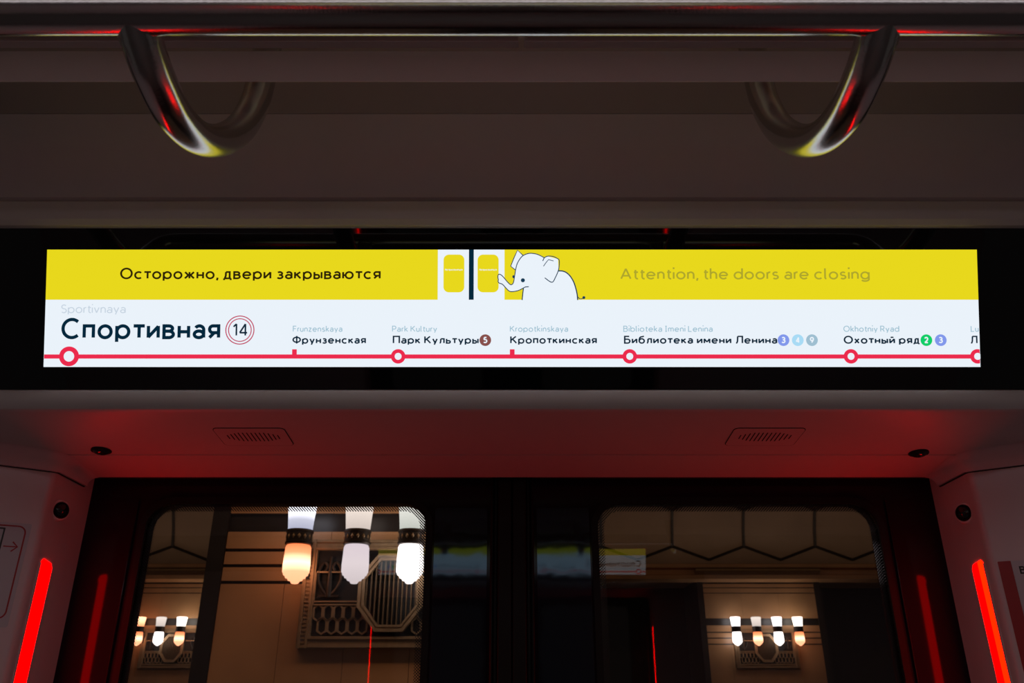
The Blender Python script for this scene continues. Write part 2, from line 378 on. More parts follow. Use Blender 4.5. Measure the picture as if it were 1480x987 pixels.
    up = {
     'О': ([A(rc, C / 2, rc, C / 2, 0, 360, 48)], 2 * rc), 'С': ([A(rc, C / 2, rc, C / 2, 48, 312)], 1.75 * rc),
     'Ф': ([[(rc * .98, -.06), (rc * .98, C + .06)], A(rc * .98, C * .5, rc * .98, C * .37, 0, 360, 44)], 2 * rc * .98),
     'П': ([[(0, 0), (0, C)], [(C * .78, 0), (C * .78, C)], [(0, C), (C * .78, C)]], C * .78),
     'К': ([[(0, 0), (0, C)], [(C * .04, C * .45), (C * .68, C)], [(C * .22, C * .60), (C * .74, 0)]], C * .72),
     'Б': ([[(0, 0), (0, C)], [(0, C), (C * .60, C)]] + P_(C * .58, C * .68, 0), C * .68),
     'Л': (L_(C, C * .86), C * .86), 'Н': ([[(0, 0), (0, C)], [(C * .76, 0), (C * .76, C)], [(0, C / 2), (C * .76, C / 2)]], C * .76),
     'В': (B_(C, C * .66), C * .66), 'A': ([[(0, 0), (C * .42, C)], [(C * .84, 0), (C * .42, C)], [(C * .16, C * .30), (C * .68, C * .30)]], C * .84),
     'S': (S_(C, C * .58), C * .58), 'P': ([[(0, 0), (0, C)]] + P_(C, C * .62, C * .44), C * .62),
     'R': ([[(0, 0), (0, C)]] + P_(C, C * .62, C * .44) + [[(C * .32, C * .44), (C * .66, 0)]], C * .66),
     'F': ([[(0, 0), (0, C)], [(0, C), (C * .56, C)], [(0, C * .52), (C * .50, C * .52)]], C * .56),
     'L': ([[(0, 0), (0, C)], [(0, 0), (C * .54, 0)]], C * .54),
     'I': ([[(C * .14, 0), (C * .14, C)], [(0, 0), (C * .28, 0)], [(0, C), (C * .28, C)]], C * .28),
     '1': ([[(C * .26, 0), (C * .26, C)], [(C * .26, C), (0, C * .76)]], C * .28),
     '4': ([[(C * .50, 0), (C * .50, C)], [(C * .50, C), (0, C * .24)], [(0, C * .24), (C * .66, C * .24)]], C * .66),
     '5': ([[(C * .54, C), (C * .12, C)], [(C * .12, C), (C * .08, C * .56)], [(C * .08, C * .56), (C * .28, C * .60)] + A(C * .28, C * .30, C * .32, C * .30, 90, -140)], C * .6),
     '3': (Z_(C, C * .58), C * .58),
     '9': ([A(C * .29, C * .69, C * .29, C * .31, 0, 360, 32), [(C * .58, C * .69), (C * .52, C * .45), (C * .24, 0)]], C * .58),
     '2': ([A(C * .28, C * .71, C * .28, C * .29, 160, -20) + [(C * .40, C * .40), (0, 0)], [(0, 0), (C * .58, 0)]], C * .58),
    }
    for a, b in zip('OKB', 'ОКВ'): up[a] = up[b]
    if ch == ',': return [[(.05, .06), (-.01, -.17)]], .05
    if ch in lo: return lo[ch]
    return up[ch]
def text_mesh(body, width, cap, depth, w=.12, z0=0.0):
    """lettering fitted to a width and a capital height, left bottom at the origin"""
    strokes = []; x = w / 2
    for ch in body:
        if ch == ' ': x += .30; continue
        g, adv = glyph(ch, w)
        ve = [p for s in g if len(s) == 2 and abs(s[0][0] - s[1][0]) < 1e-6 for p in s]
        near = lambda p: any(abs(p[0] - q[0]) + abs(p[1] - q[1]) < .01 for q in ve)
        for s in g:                                   # square corners where a bar meets the end of a stem
            s = [tuple(p) for p in s]
            for e, f in ((0, 1), (-1, -2)):
                if abs(s[e][1] - s[f][1]) < 1e-6 and near(s[e]): s[e] = (s[e][0] + (w / 2 if s[e][0] > s[f][0] else -w / 2), s[e][1])
            strokes.append([(p[0] + x, p[1] + w / 2) for p in s])
        x += adv + w + (.12 - (.05 if ch in 'trт' else 0) if ch not in ',' else .06)
    xs = [p[0] for s in strokes for p in s]; x0, x1 = min(xs) - w / 2, max(xs) + w / 2
    k = width / (x1 - x0) if width else cap
    mb = MB()
    for s in strokes:
        d = [s[0]]
        for p in s[1:]:
            if abs(p[0] - d[-1][0]) + abs(p[1] - d[-1][1]) > 1e-5: d.append(p)
        a, b = Vector(d[0]), Vector(d[-1]); closed = (a - b).length < 1e-4
        Lf, Rt = ribbon(d, w)
        if closed:
            t = (Vector(d[1]) - Vector(d[-2])).normalized(); n = Vector((-t.y, t.x)) * w / 2
            for e in (0, -1): Lf[e] = (d[0][0] + n.x, d[0][1] + n.y); Rt[e] = (d[0][0] - n.x, d[0][1] - n.y)
        n = len(Lf); f = lambda q, z: ((q[0] - x0) * k, q[1] * cap, z)
        vs = [f(q, z0) for q in Lf] + [f(q, z0) for q in Rt] + [f(q, z0 + depth) for q in Lf] + [f(q, z0 + depth) for q in Rt]
        fs = []
        for i in range(n - 1):
            fs += [[i, n + i, n + i + 1, i + 1], [2 * n + i, 2 * n + i + 1, 3 * n + i + 1, 3 * n + i], [i, i + 1, 2 * n + i + 1, 2 * n + i], [n + i, 3 * n + i, 3 * n + i + 1, n + i + 1]]
        fs += [[0, 2 * n, 3 * n, n], [n - 1, 2 * n - 1, 4 * n - 1, 3 * n - 1]]
        mb.add(vs, fs)
    return mb

HX = 2.3      # the built stretch of the car runs from -HX to HX

# ------------------------------------------------------------------ car shell
CZ = .757
# flat ceiling with a hanging edge on both sides
cy0, cy1 = 2 * YM - .785, .785
ceil = MB()
ceil.box(-HX, HX, cy0 + .030, cy1 - .030, CZ + .006, CZ + .03)
struct('ceiling', ceil, M['ceiling'])
def car_side(far):
    T = lambda mb: mb.xf(Matrix.Translation((0, 2 * YM, 0)) @ Matrix.Rotation(PI, 4, 'Z')) if far else mb
    n = (lambda a, b: b if far else a)
    # two flat strips along the ceiling edge, split in the middle by a joint
    for k, (ya, yb) in enumerate(((.7715, .7840), (.752, .7635))):
        st = MB()
        for xa, xb in ((-HX, .0085), (.0155, HX)): st.box(xa, xb, ya, yb, CZ, CZ + .012)
        struct('trim_%d' % (n(1, 21) + k), T(st), M['ceiling'], bevel=.0012)
    # hanging edge
    ed = MB(); ed.prism([(.785, .7036), (.7855, .7425), (.7875, .747), (.7885, .757), (.797, .762), (.797, .722), (.7856, .7036)], -HX, HX)
    struct('trim_%d' % n(3, 23), T(ed), M['panel'], bevel=.0012)
    # cove above the display, closed behind
    cv = MB(); cv.prism([(1.066, .6690), (1.059, .676), (1.052, .7035), (1.0555, .7065), (1.046, .7075), (1.035, .722), (1.000, .769), (.970, .8062), (.972, .815), (.90, .90), (1.12, .90), (1.12, .669)], -HX, HX)
    struct('trim_%d' % n(4, 24), T(cv), M['ceiling'])
    # recessed strip, its shade painted in as darker grey, between the cove and the hanging edge, where the rail arms are fixed
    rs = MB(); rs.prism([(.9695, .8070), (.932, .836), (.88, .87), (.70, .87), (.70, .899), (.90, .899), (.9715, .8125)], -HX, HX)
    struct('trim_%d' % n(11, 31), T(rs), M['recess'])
    # lintel: lip under the display and soffit down to the doors
    lp = MB(); lp.prism([(1.168, .4305), (1.158, .4285), (1.1545, .423), (1.1535, .405), (1.1565, .397), (1.164, .3935),
                         (1.337, .3763), (1.337, .3795), (1.341, .3795), (1.341, .3759), (1.448, .3652), (1.452, .3652), (1.452, .50), (1.18, .50)], -HX, HX)
    struct('trim_%d' % n(5, 25), T(lp), M['soffit'], bevel=.0008)
    # header behind the lintel above the door leaves
    hd = MB(); hd.box(-HX, HX, 1.452, 1.60, .372, .62)
    struct('trim_%d' % n(6, 26), T(hd), M['gap'])
    # filler behind the display
    fl = MB(); fl.prism([(1.19, .45), (1.11, .668), (1.30, .668), (1.30, .45)], -HX, HX)
    struct('trim_%d' % n(7, 27), T(fl), M['gap'])
    # jambs: flared post beside the door, bending into the side wall
    for sgn, side in ((-1, 'left'), (1, 'right')):
        pl = [(.7903, 1.452), (.7905, 1.445), (.7925, 1.364), (.7935, 1.358), (.7960, 1.353), (.7998, 1.350), (1.000, 1.2505), (1.25, 1.175), (HX, 1.175), (HX, 1.34), (1.1, 1.45), (.95, 1.60), (.80, 1.60)]
        jb = MB(); jb.prismz([(sgn * x, y) for x, y in pl], -1.54, .392)
        nm = ('wall_' + side) if not far else ('wall_opposite_' + side)
        struct(nm, T(jb), M['jamb'], smooth=True)
        # cove moulding in the corner between side wall and soffit
        path = [(.7903, 1.452), (.7925, 1.364), (.7998, 1.350), (1.000, 1.2505), (1.25, 1.175), (HX, 1.175)]
        mb = MB(); rows = []
        nrm = [(-1, -.05), (-.9, -.45), (-.6, -.9), (-.42, -.9), (-.3, -1), (0, -1)]
        wid = [.026, .036, .040, .046, .046, .046]
        for (px, py), (nx, ny), wv in zip(path, nrm, wid):
            l = math.hypot(nx, ny); nx, ny = nx / l, ny / l
            so = lambda y: .51 - .1 * y
            prof = []
            for q in range(9):
                a = q / 8 * PI / 2
                dd = .007 + (wv - .007) * (1 - math.sin(a)); hh = (1 - math.cos(a)) * wv * .5 + .001
                x, y = px + nx * dd, py + ny * dd
                prof.append((sgn * x, y, so(y) - hh + .0005))
            prof.append((sgn * (px + nx * .007), py + ny * .007, so(py) - wv * .62))
            b = px + nx * -.006, py + ny * -.006
            prof.append((sgn * b[0], b[1], so(b[1]) - wv * .62))
            prof.append((sgn * b[0], b[1], so(b[1]) + .004))
            rows.append(prof)
        m_ = len(rows[0]); vs = [p for r_ in rows for p in r_]
        fs = [[i * m_ + k, i * m_ + (k + 1) % m_, (i + 1) * m_ + (k + 1) % m_, (i + 1) * m_ + k] for i in range(len(rows) - 1) for k in range(m_)]
        fs += [list(range(m_)), list(range((len(rows) - 1) * m_, len(rows) * m_))]
        mb.add(vs, fs)
        mo = struct('trim_%d' % (n(8, 28) + (sgn > 0)), T(mb), M['jamb'], smooth=True)
        gp = MB(); gr = []
        for (px, py), (nx, ny), wv in zip(path, nrm, wid):
            l = math.hypot(nx, ny); nx, ny = nx / l, ny / l; zz = .51 - .1 * py - wv * .62
            gr += [(sgn * (px + nx * a_), py + ny * a_, zz + b_) for a_, b_ in ((-.004, .0005), (.0024, .0005), (.0024, -.0016), (-.004, -.0016))]
        gp.add(gr, [[i * 4 + k, i * 4 + (k + 1) % 4, i * 4 + 4 + (k + 1) % 4, i * 4 + 4 + k] for i in range(len(path) - 1) for k in range(4)] + [[0, 1, 2, 3], [len(gr) - 4, len(gr) - 3, len(gr) - 2, len(gr) - 1]])
        mesh_obj('shadow_line', T(gp), M['gap'], mo)  # near-black strip laid in as the shadow line under the moulding
car_side(False); car_side(True)
fl = MB(); fl.box(-HX, HX, 2 * YM - 1.6, 1.6, -1.60, -1.54); struct('floor', fl, M['floor'])

# ------------------------------------------------------------------ doors
DY = 1.49; TILT = R(1.2)
DOORM = Matrix.Translation((0, DY, .36)) @ Matrix.Rotation(TILT, 4, 'X') @ Matrix.Translation((0, 0, -.36))   # top leans inwards
def onto_door(mb): return mb.xf(DOORM)
def up_flat(mb): return mb.xf(Matrix(((1, 0, 0, 0), (0, 0, -1, 0), (0, 1, 0, 0), (0, 0, 0, 1))))     # local XY -> X Z, thickness towards -Y
WX0, WX1, WZ0, WZ1, WR = .158, .680, -.75, .3255, .045
GLASS = glass_mat((WX1 - WX0) / 2, (WZ1 - WZ0) / 2, WR)
def door(sgn, nm, far):
    t = Thing(nm, None, None, (sgn * .42, DY, -1.5), kind='structure', far=far)
    S = lambda a, b: (a, b) if sgn > 0 else (-b, -a)
    wx = S(WX0, WX1)
    lx = S(.012, .86)
    leaf = flat_mesh([[(lx[0], -1.5), (lx[1], -1.5), (lx[1], .42), (lx[0], .42)], rrect(wx[0], wx[1], WZ0, WZ1, WR)], .035)
    leaf = up_flat(leaf); leaf.xf(Matrix.Translation((0, .035, 0)))
    lo = t.part('door_leaf', onto_door(leaf), M['leaf'])
    sl = flat_mesh([rrect(wx[0] - .011, wx[1] + .011, WZ0 - .011, WZ1 + .011, WR + .011), rrect(wx[0] + .001, wx[1] - .001, WZ0 + .001, WZ1 - .001, WR)], .007)
    sl = up_flat(sl); sl.xf(Matrix.Translation((0, .0025, 0)))
    t.part('window_seal', onto_door(sl), M['rubber'], bevel=.002)
    # pane with its own centred coordinates (the printed dots follow its rim)
    g = flat_mesh([rrect(-(WX1 - WX0) / 2, (WX1 - WX0) / 2, -(WZ1 - WZ0) / 2, (WZ1 - WZ0) / 2, WR)], .005)
    g = up_flat(g)
    go = mesh_obj('window_pane', g, GLASS, t.o)
    c = DOORM @ Vector(((wx[0] + wx[1]) / 2, .010, (WZ0 + WZ1) / 2))
    go.location = c - t.loc; go.rotation_euler = (TILT, 0, 0)
    px = S(.046, .143)
    pn = flat_mesh([rrect(px[0], px[1], -1.40, .316, .004, 3)], .004)
    t.part('laminate_panel', onto_door(up_flat(pn)), M['laminate'], bevel=.0015)
    rb = MB()
    for a, b, dp in ((.0006, .026, .012), (.026, .034, .006), (.034, .040, .009)):
        q = S(a, b); rb.box(q[0], q[1], -dp, .03 if sgn < 0 or a > .01 else .011, -1.5, .42)
    if sgn < 0: rb.box(-.004, .0055, .012, .026, -1.5, .42)
    t.part('rubber_edge', onto_door(rb), M['rubber'], bevel=.003)
    # pressed rib at the outer side of the leaf
    q = S(.699, .703); rr = MB(); rr.box(q[0], q[1], -.004, .01, -1.5, .33)
    t.part('edge_rib', onto_door(rr), M['leaf'], bevel=.002)
    return t
door(-1, 'door_1', False); door(1, 'door_2', False)
door(-1, 'door_3', True); door(1, 'door_4', True)

# ------------------------------------------------------------------ the passenger display
D0 = Vector((0, 1.165, .432)); DT = R(20.7)
DUP = Vector((0, -math.sin(DT), math.cos(DT))); DN = Vector((0, -math.cos(DT), -math.sin(DT)))
DM = Matrix(((1, 0, 0, D0.x), (0, DUP.y, DN.y, D0.y), (0, DUP.z, DN.z, D0.z), (0, 0, 0, 1)))      # local X right, Y up the glass, Z out of it
SW, S0, S1 = 1.461, .0352, .2195                # screen width, lower and upper edge up the glass
def sx(px, py):                                  # measured from the photo: position across / up the screen
    k = (py - 361.5) / (532.0 - 361.5)
    l = 66.0 + k * (61.0 - 66.0); r = 1410.5 + k * (1416.5 - 1410.5)
    return ((px - l) / (r - l) - .5) * SW
def sy(py):
    e = R(23.8) - math.atan((py - 493.5) / 1151); t = math.tan(e)
    return (t * D0.y - D0.z) / (DUP.z - t * DUP.y)
def sp(px, py): return (sx(px, py), sy(py))
UP_ = SW / 1348                                  # metres per photo pixel on the screen

def display(far):
    lab = 'wide black information display over the doors, yellow warning banner above a red route line' if not far else \
        'opposite information display behind the viewer, mirrored in the door glass'
    t = Thing('information_display', lab, 'display', (0, 1.2, .45), far=far)
    P = lambda name, mb, m, par=None, **k: t.part(name, mb.xf(DM), m, par, **k)
    bz = MB(); bz.box(-1.05, 1.05, .0, .2585, -.012, 0)
    P('bezel_glass', bz, M['blackglass'], bevel=.001)
    pb = MB(); pb.box(-SW / 2, SW / 2, S0, S1, -.003, .0004)
    screen = P('screen', pb, M['s_white'], label='backlit white screen')
    def rect(a, b, c, d, z): m = MB(); x0, y0 = sp(a, d); x1, y1 = sp(b, c); m.box(x0, x1, y0, y1, .0002, z); return m
    z1, z2, z3, z4 = .0006, .0008, .0010, .0012
    yb = sy(433.2)
    ban = MB()
    ban.box(-SW / 2, sx(631, 400), yb, S1, .0002, z1); ban.box(sx(727.5, 400), SW / 2, yb, S1, .0002, z1)
    P('warning_banner', ban, M['s_yellow'], screen, label='yellow banner')
    # door pictogram
    pc = MB(); pc.box(sx(676, 400), sx(683, 400), yb, S1, .0002, z1)
    P('door_gap_mark', pc, M['s_big'], screen, label='dark gap between the two pictured doors')
    for a, b in ((639.3, 669.3), (688.6, 719)):
        wdw = flat_mesh([rrect(sx(a, 395), sx(b, 395), sy(422.5), sy(368), .0085)], .0004); wdw.xf(Matrix.Translation((0, 0, .0002)))
        wo = P('door_pictogram', wdw, M['s_yellow'], screen, label='yellow window of a pictured door')
        x = (a + b) / 2
        tt = text_mesh('Не прислоняться', 25.5 * UP_, 3.1 * UP_, .0002, .17)
        tt.xf(Matrix.Translation((sx(x - 12.8, 391), sy(391.2), z1 - .0001)))
        P('door_lettering', tt, M['s_white'], wo)
    def word(name, s, x0, x1, base, cap, m, wt=.12, z=z2):
        tm = text_mesh(s, (x1 - x0) * UP_, cap * UP_, .0003, wt)
        tm.xf(Matrix.Translation((sx(x0, base), sy(base), z - .0003)))
        return P(name, tm, M[m], screen)
    word('warning_lettering', 'Осторожно, двери закрываются', 171.5, 550, 403.6, 16.8, 's_brown', .152)
    word('warning_lettering', 'Attention, the doors are closing', 895, 1256, 404, 16.8, 's_olive', .135)
    word('latin_name', 'Sportivnaya', 86.5, 179.5, 452.6, 12.6, 's_pale', .105)
    word('station_name', 'Спортивная', 86.5, 318, 490.3, 31, 's_big', .155)
    word('line_number', '14', 334.5, 356.5, 486, 19, 's_dark', .125)
    rg = flat_mesh([circ(*sp(345, 477), 21 * UP_), circ(*sp(345, 477), 19.6 * UP_)], .0004)
    r2 = flat_mesh([circ(*sp(345, 477), 17 * UP_), circ(*sp(345, 477), 15.7 * UP_)], .0004); rg.add(r2.v, r2.f); rg.xf(Matrix.Translation((0, 0, .0002)))
    P('line_ring', rg, M['s_crim'], screen)
    lat = (('Frunzenskaya', 421, 493), ('Park Kultury', 564.5, 630), ('Kropotkinskaya', 735.5, 819.5), ('Biblioteka Imeni Lenina', 899, 1028.5), ('Okhotniy Ryad', 1218, 1298.5), ('Lu', 1401.5, 1413.5))
    for s, a, b in lat: word('latin_name', s, a, b, 479.6, 8.9, 's_latin', .135)
    cyr = (('Фрунзенская', 421, 528), ('Парк Культуры', 565, 690), ('Кропоткинская', 736, 862), ('Библиотека имени Ленина', 899.5, 1121.5), ('Охотный ряд', 1218.5, 1328), ('Л', 1401.5, 1413))
    for s, a, b in cyr: word('station_name', s, a, b, 496.8, 11.6, 's_dark', .17)
    for x, n, m in ((700, '5', 's_b5'), (1131.3, '3', 's_b3'), (1152, '4', 's_b4'), (1172.5, '9', 's_b9'), (1338, '2', 's_b2'), (1358.8, '3', 's_b3')):
        bd = flat_mesh([circ(*sp(x, 491.6), 8.4 * UP_)], .0004); bd.xf(Matrix.Translation((0, 0, .0002)))
        bo = P('line_badge', bd, M[m], screen)
        tm = text_mesh(n, 6.0 * UP_, 9.2 * UP_, .0002, .20); tm.xf(Matrix.Translation((sx(x - 3.0, 496), sy(496), z1)))
        P('badge_number', tm, M['s_white'], bo)
    # route line
    ln = rect(61.8, 1415.8, 512.2, 518.2, z1)
    for x in (424, 739): q = rect(x - 3.4, x + 3.4, 504.8, 513, z1); ln.add(q.v, q.f)
    ro = P('route_line', ln, M['s_red'], screen)
    for x, a, b in ((98, 14.2, 7.6), (574, 10.4, 5.0), (909, 10.4, 5.0), (1229, 10.4, 5.0)):
        st = flat_mesh([circ(*sp(x, 515), a * UP_), circ(*sp(x, 515), b * UP_)], .0005); st.xf(Matrix.Translation((0, 0, .0004)))
        P('stop_ring', st, M['s_red'], ro)
        dt = flat_mesh([circ(*sp(x, 515), b * UP_ * 1.02)], .0004); dt.xf(Matrix.Translation((0, 0, .0004)))
        P('stop_dot', dt, M['s_white'], ro)
    # last ring, cut by the screen edge
    cx, cyy = sp(1412, 515); e = SW / 2
    def cutc(r): return [p for p in circ(cx, cyy, r, 80) if p[0] <= e]
    def half(r):
        c = cutc(r); c.sort(key=lambda p: math.atan2(p[1] - cyy, p[0] - cx) % (2 * PI)); return c
    st = flat_mesh([half(10.4 * UP_)], .0005); st.xf(Matrix.Translation((0, 0, .0004))); P('stop_ring', st, M['s_red'], ro)
    dt = flat_mesh([half(5.0 * UP_)], .0008); dt.xf(Matrix.Translation((0, 0, .0004))); P('stop_dot', dt, M['s_white'], ro)
    # a plain white baby elephant pushing at the pictured door
    E = lambda x, y: sp(620 + x * .16216, 350 + y * .16216)
    EP = lambda pts: [E(*p) for p in pts]
    lw = 1.25 * UP_
    far_ear = [(832, 122), (778, 72), (745, 145), (718, 215), (762, 250)]
    back = [(1145, 256), (1180, 258), (1215, 272), (1250, 305), (1280, 355), (1300, 415), (1312, 470), (1316, 516)]
    trunk_top = [(762, 245), (752, 310), (744, 355), (733, 375), (716, 378), (690, 355), (650, 308), (625, 288), (608, 290), (604, 312), (608, 335), (606, 352), (616, 366)]
    trunk_low = [(616, 366), (645, 376), (675, 408), (705, 436), (735, 441), (785, 432), (826, 412), (850, 400), (880, 397)]
    skull = [(762, 245), (775, 195), (800, 150), (832, 118), (885, 100), (945, 106), (985, 122), (1018, 140)]
    ear = [(1004, 168), (1018, 140), (1050, 125), (1095, 128), (1132, 145), (1150, 162), (1150, 212), (1142, 256), (1118, 312), (1086, 358), (1022, 318)]
    chest = [(832, 412), (826, 460), (821, 516)]
    fill = flat_mesh([EP(far_ear)], .0004); fill.xf(Matrix.Translation((0, 0, .0003)))
    skull_s = [tuple(v) for v in smooth_path(skull)]; tt_s = [tuple(v) for v in smooth_path(trunk_top)]; tl_s = [tuple(v) for v in smooth_path(trunk_low)]
    back_s = [tuple(v) for v in smooth_path(back)]; ear_s = [tuple(v) for v in smooth_path(ear, 5)]
    bod = EP(skull_s[::-1][:-1] + tt_s + tl_s[1:-12] + [(832, 412), (821, 516), (1316, 516)] + back_s[::-1][1:] + [(1140, 150), (1050, 128)])
    f2 = flat_mesh([bod], .0004); f2.xf(Matrix.Translation((0, 0, .0004))); fill.add(f2.v, f2.f)
    eo = P('elephant_drawing', fill, M['s_white'], screen, label='white elephant drawn on the screen')
    lines = MB()
    for q, k in ((far_ear, 1), (tt_s, 1), (tl_s, 1), (skull_s, 1), (ear_s, 1), (back_s, 1.35), (chest, 1.2), ([(1010, 215), (1035, 180), (1055, 156), (1100, 168)], .8), ([(1316, 488), (1335, 506), (1355, 505), (1368, 495)], .9)):
        ribbon_mb(lines, EP(q), lw * k, .0008, .0011)
    for x, y, r in ((827, 340, 18), (1371, 494, 13)):
        c = flat_mesh([circ(*E(x, y), r * .16216 * UP_)], .0004); c.xf(Matrix.Translation((0, 0, .0008))); lines.add(c.v, c.f)
    c = flat_mesh([[E(745 + 12 * math.cos(q) if math.cos(q) < .3 else 749, 308 + 14 * math.sin(q)) for q in [i * PI / 10 for i in range(20)]]], .0004); c.xf(Matrix.Translation((0, 0, .0008))); lines.add(c.v, c.f)
    P('elephant_outline', lines, M['s_line'], eo)
display(False); display(True)

# ------------------------------------------------------------------ handrails
def handrail(far):
    lab = 'horizontal steel grab rail under the ceiling with two curved arms in front of the display' if not far else \
        'steel grab rail on the opposite side behind the viewer, seen only in reflections'
    t = Thing('grab_rail', lab, 'handrail', (0, .524, .546), far=far)
    rl = MB()
    E_ = [(.74, .524, .546), (.775, .526, .545), (.797, .540, .540), (.806, .570, .5315), (.808, .625, .5265), (.808, .680, .5405), (.808, .735, .577), (.808, .783, .630), (.808, .812, .685), (.808, .824, .735), (.808, .829, .80), (.808, .832, .884)]
    hlf = [tuple(v) for v in smooth_path(E_, 6)]
    rl.tube([(-x, y, z) for x, y, z in hlf[::-1]] + hlf, .0188, 36)
    rail = t.part('rail', rl, M['steel'], smooth=True)
    for x in (-.332, .3265):
        pts = [(x, .524, .546), (x, .550, .533), (x, .580, .5235), (x, .625, .5195), (x, .680, .5355), (x, .735, .574), (x, .783, .628), (x, .812, .684), (x, .824, .735), (x, .829, .80), (x, .832, .884)]
        ar = MB(); ar.tube([tuple(v) for v in smooth_path(pts, 8)], .0183, 36)
        t.part('curved_arm', ar, M['steel'], smooth=True)
        wl = MB(); wl.tube([(x, .540, .5385), (x, .5455, .5355)], .0192, 36)
        t.part('weld_collar', wl, M['steel'], smooth=True)
        fg = MB(); fg.tube([(x, .832, .858), (x, .832, .872)], .034, 36)
        t.part('mounting_flange', fg, M['steel'], smooth=True)
handrail(False); handrail(True)

# ------------------------------------------------------------------ red door lights on the jambs
def jamb_pt(sgn, k, out=0):        # k = 0 at the bend, 1 at the door edge; out = away from the face
    a = Vector((.7925, 1.364)); b = Vector((.7905, 1.445)); p = a + (b - a) * k
    n = Vector((-(b - a).y, (b - a).x)).normalized()
    if n.x > 0: n = -n
    p += n * out
    return sgn * p.x, p.y
def light_strip(sgn, far):
    if far: lab = 'red door light behind the viewer, mirrored as thin line in the %s door window' % ('right' if sgn < 0 else 'left')
    else: lab = 'glowing red vertical door light on the left jamb, all red' if sgn < 0 else 'glowing red vertical door light with an orange half on the right jamb'
    t = Thing('door_light', lab, 'light', (sgn * .80, 1.42, -.36), group=None, far=far)
    zt = .2085 if sgn < 0 else .2065
    ka, kb = .14, .56
    def slab(k0, k1, dz=0):
        mb = MB(); vs = []
        rows = []
        n = 6
        for out in (-.003, .0008):
            top = []
            for i in range(n + 1):
                q = i / n
                k = k0 + (k1 - k0) * q
                qq = (k - ka) / (kb - ka)
                z = zt - .007 * qq - .006 * max(0, 1 - qq / .18) ** 2 - .006 * max(0, (qq - .82) / .18) ** 2
                top.append((k, z))
            pts = [(k0, -.36)] + top + [(k1, -.36)]
            rows.append([(*jamb_pt(sgn, k, out), z) for k, z in pts])
        m_ = len(rows[0]); vs = rows[0] + rows[1]
        fs = [[i, (i + 1) % m_, m_ + (i + 1) % m_, m_ + i] for i in range(m_)] + [list(range(m_)), list(range(m_, 2 * m_))]
        return MB().add(vs, fs)
    if sgn < 0 or far:
        t.part('diffuser', slab(ka, kb), M['red'])
    else:
        t.part('diffuser', slab(.33, kb), M['red'])
        t.part('diffuser', slab(ka, .33), M['orange'], label='orange half of the diffuser')
    # slim surround
    a = ka - .05; b = kb + .05
    sr = MB()
    for k0, k1 in ((a, ka), (kb, b)):
        q = [jamb_pt(sgn, k0, -.003), jamb_pt(sgn, k1, -.003), jamb_pt(sgn, k1, .0012), jamb_pt(sgn, k0, .0012)]
        sr.prismz(q, -.37, zt - .008 - .010 * (k0 > .3))
    t.part('surround', sr, M['jamb'])
for s in (-1, 1): light_strip(s, False); light_strip(s, True)

# ------------------------------------------------------------------ small fittings on jambs and soffit
def dome(name, lab, cat, pos, nrm, r, grp=None):
    t = Thing(name, lab, cat, pos, grp)
    q = Vector(nrm).normalized().to_track_quat('Z', 'Y').to_matrix().to_4x4(); mt = Matrix.Translation(pos) @ q
    rg = MB().lathe([(r * 1.36, -.012), (r * 1.34, -.003), (r * 1.22, .0022), (r * 1.05, .003), (r * 1.0, .0015), (r * .98, -.004)], mt, 32)
    t.part('rim', rg, M['jamb'], smooth=True)
    ring = MB().lathe([(r, -.004), (r, .0035), (r * .93, .0048), (r * .84, .004), (r * .84, -.004)], mt, 32)
    t.part('bezel', ring, M['rubber'], smooth=True)
    dm = MB().lathe([(r * .86 * math.cos(a), .0015 + r * .55 * math.sin(a)) for a in [i * PI / 2 / 8 for i in range(8)]] + [(.0001, .0015 + r * .55)], mt, 32)
    t.part('lens', dm, M['lens'], smooth=True)
for sgn, side in ((-1, 'left'), (1, 'right')):
    x, y = jamb_pt(sgn, .32, .004)
    nx = -sgn * .87; ny = -.49
    dome('camera_dome', 'small round dark camera dome set in the %s jamb above the red light' % side, 'camera', (x, y, .291 if sgn < 0 else .2865), (nx, ny, 0), .0140, 'camera domes on the jambs')
for x, y, side in ((-.700, 1.317, 'left'), (.698, 1.328, 'right')):
    t = Thing('soffit_lens', 'black lens dome hanging from the red soffit above the %s jamb' % side, 'sensor', (x, y, .51 - .1 * y), 'lens domes under the soffit')
    mt = Matrix.Translation((x, y, .51 - .1 * y)) @ Matrix.Rotation(PI, 4, 'X')
    t.part('bezel', MB().lathe([(.0165, -.002), (.0165, .002), (.0150, .0035), (.0135, .003), (.0135, -.002)], mt, 32), M['rubber'], smooth=True)
    t.part('lens', MB().lathe([(.0138 * math.cos(a), .001 + .007 * math.sin(a)) for a in [i * PI / 2 / 8 for i in range(8)]] + [(.0001, .008)], mt, 32), M['lens'], smooth=True)

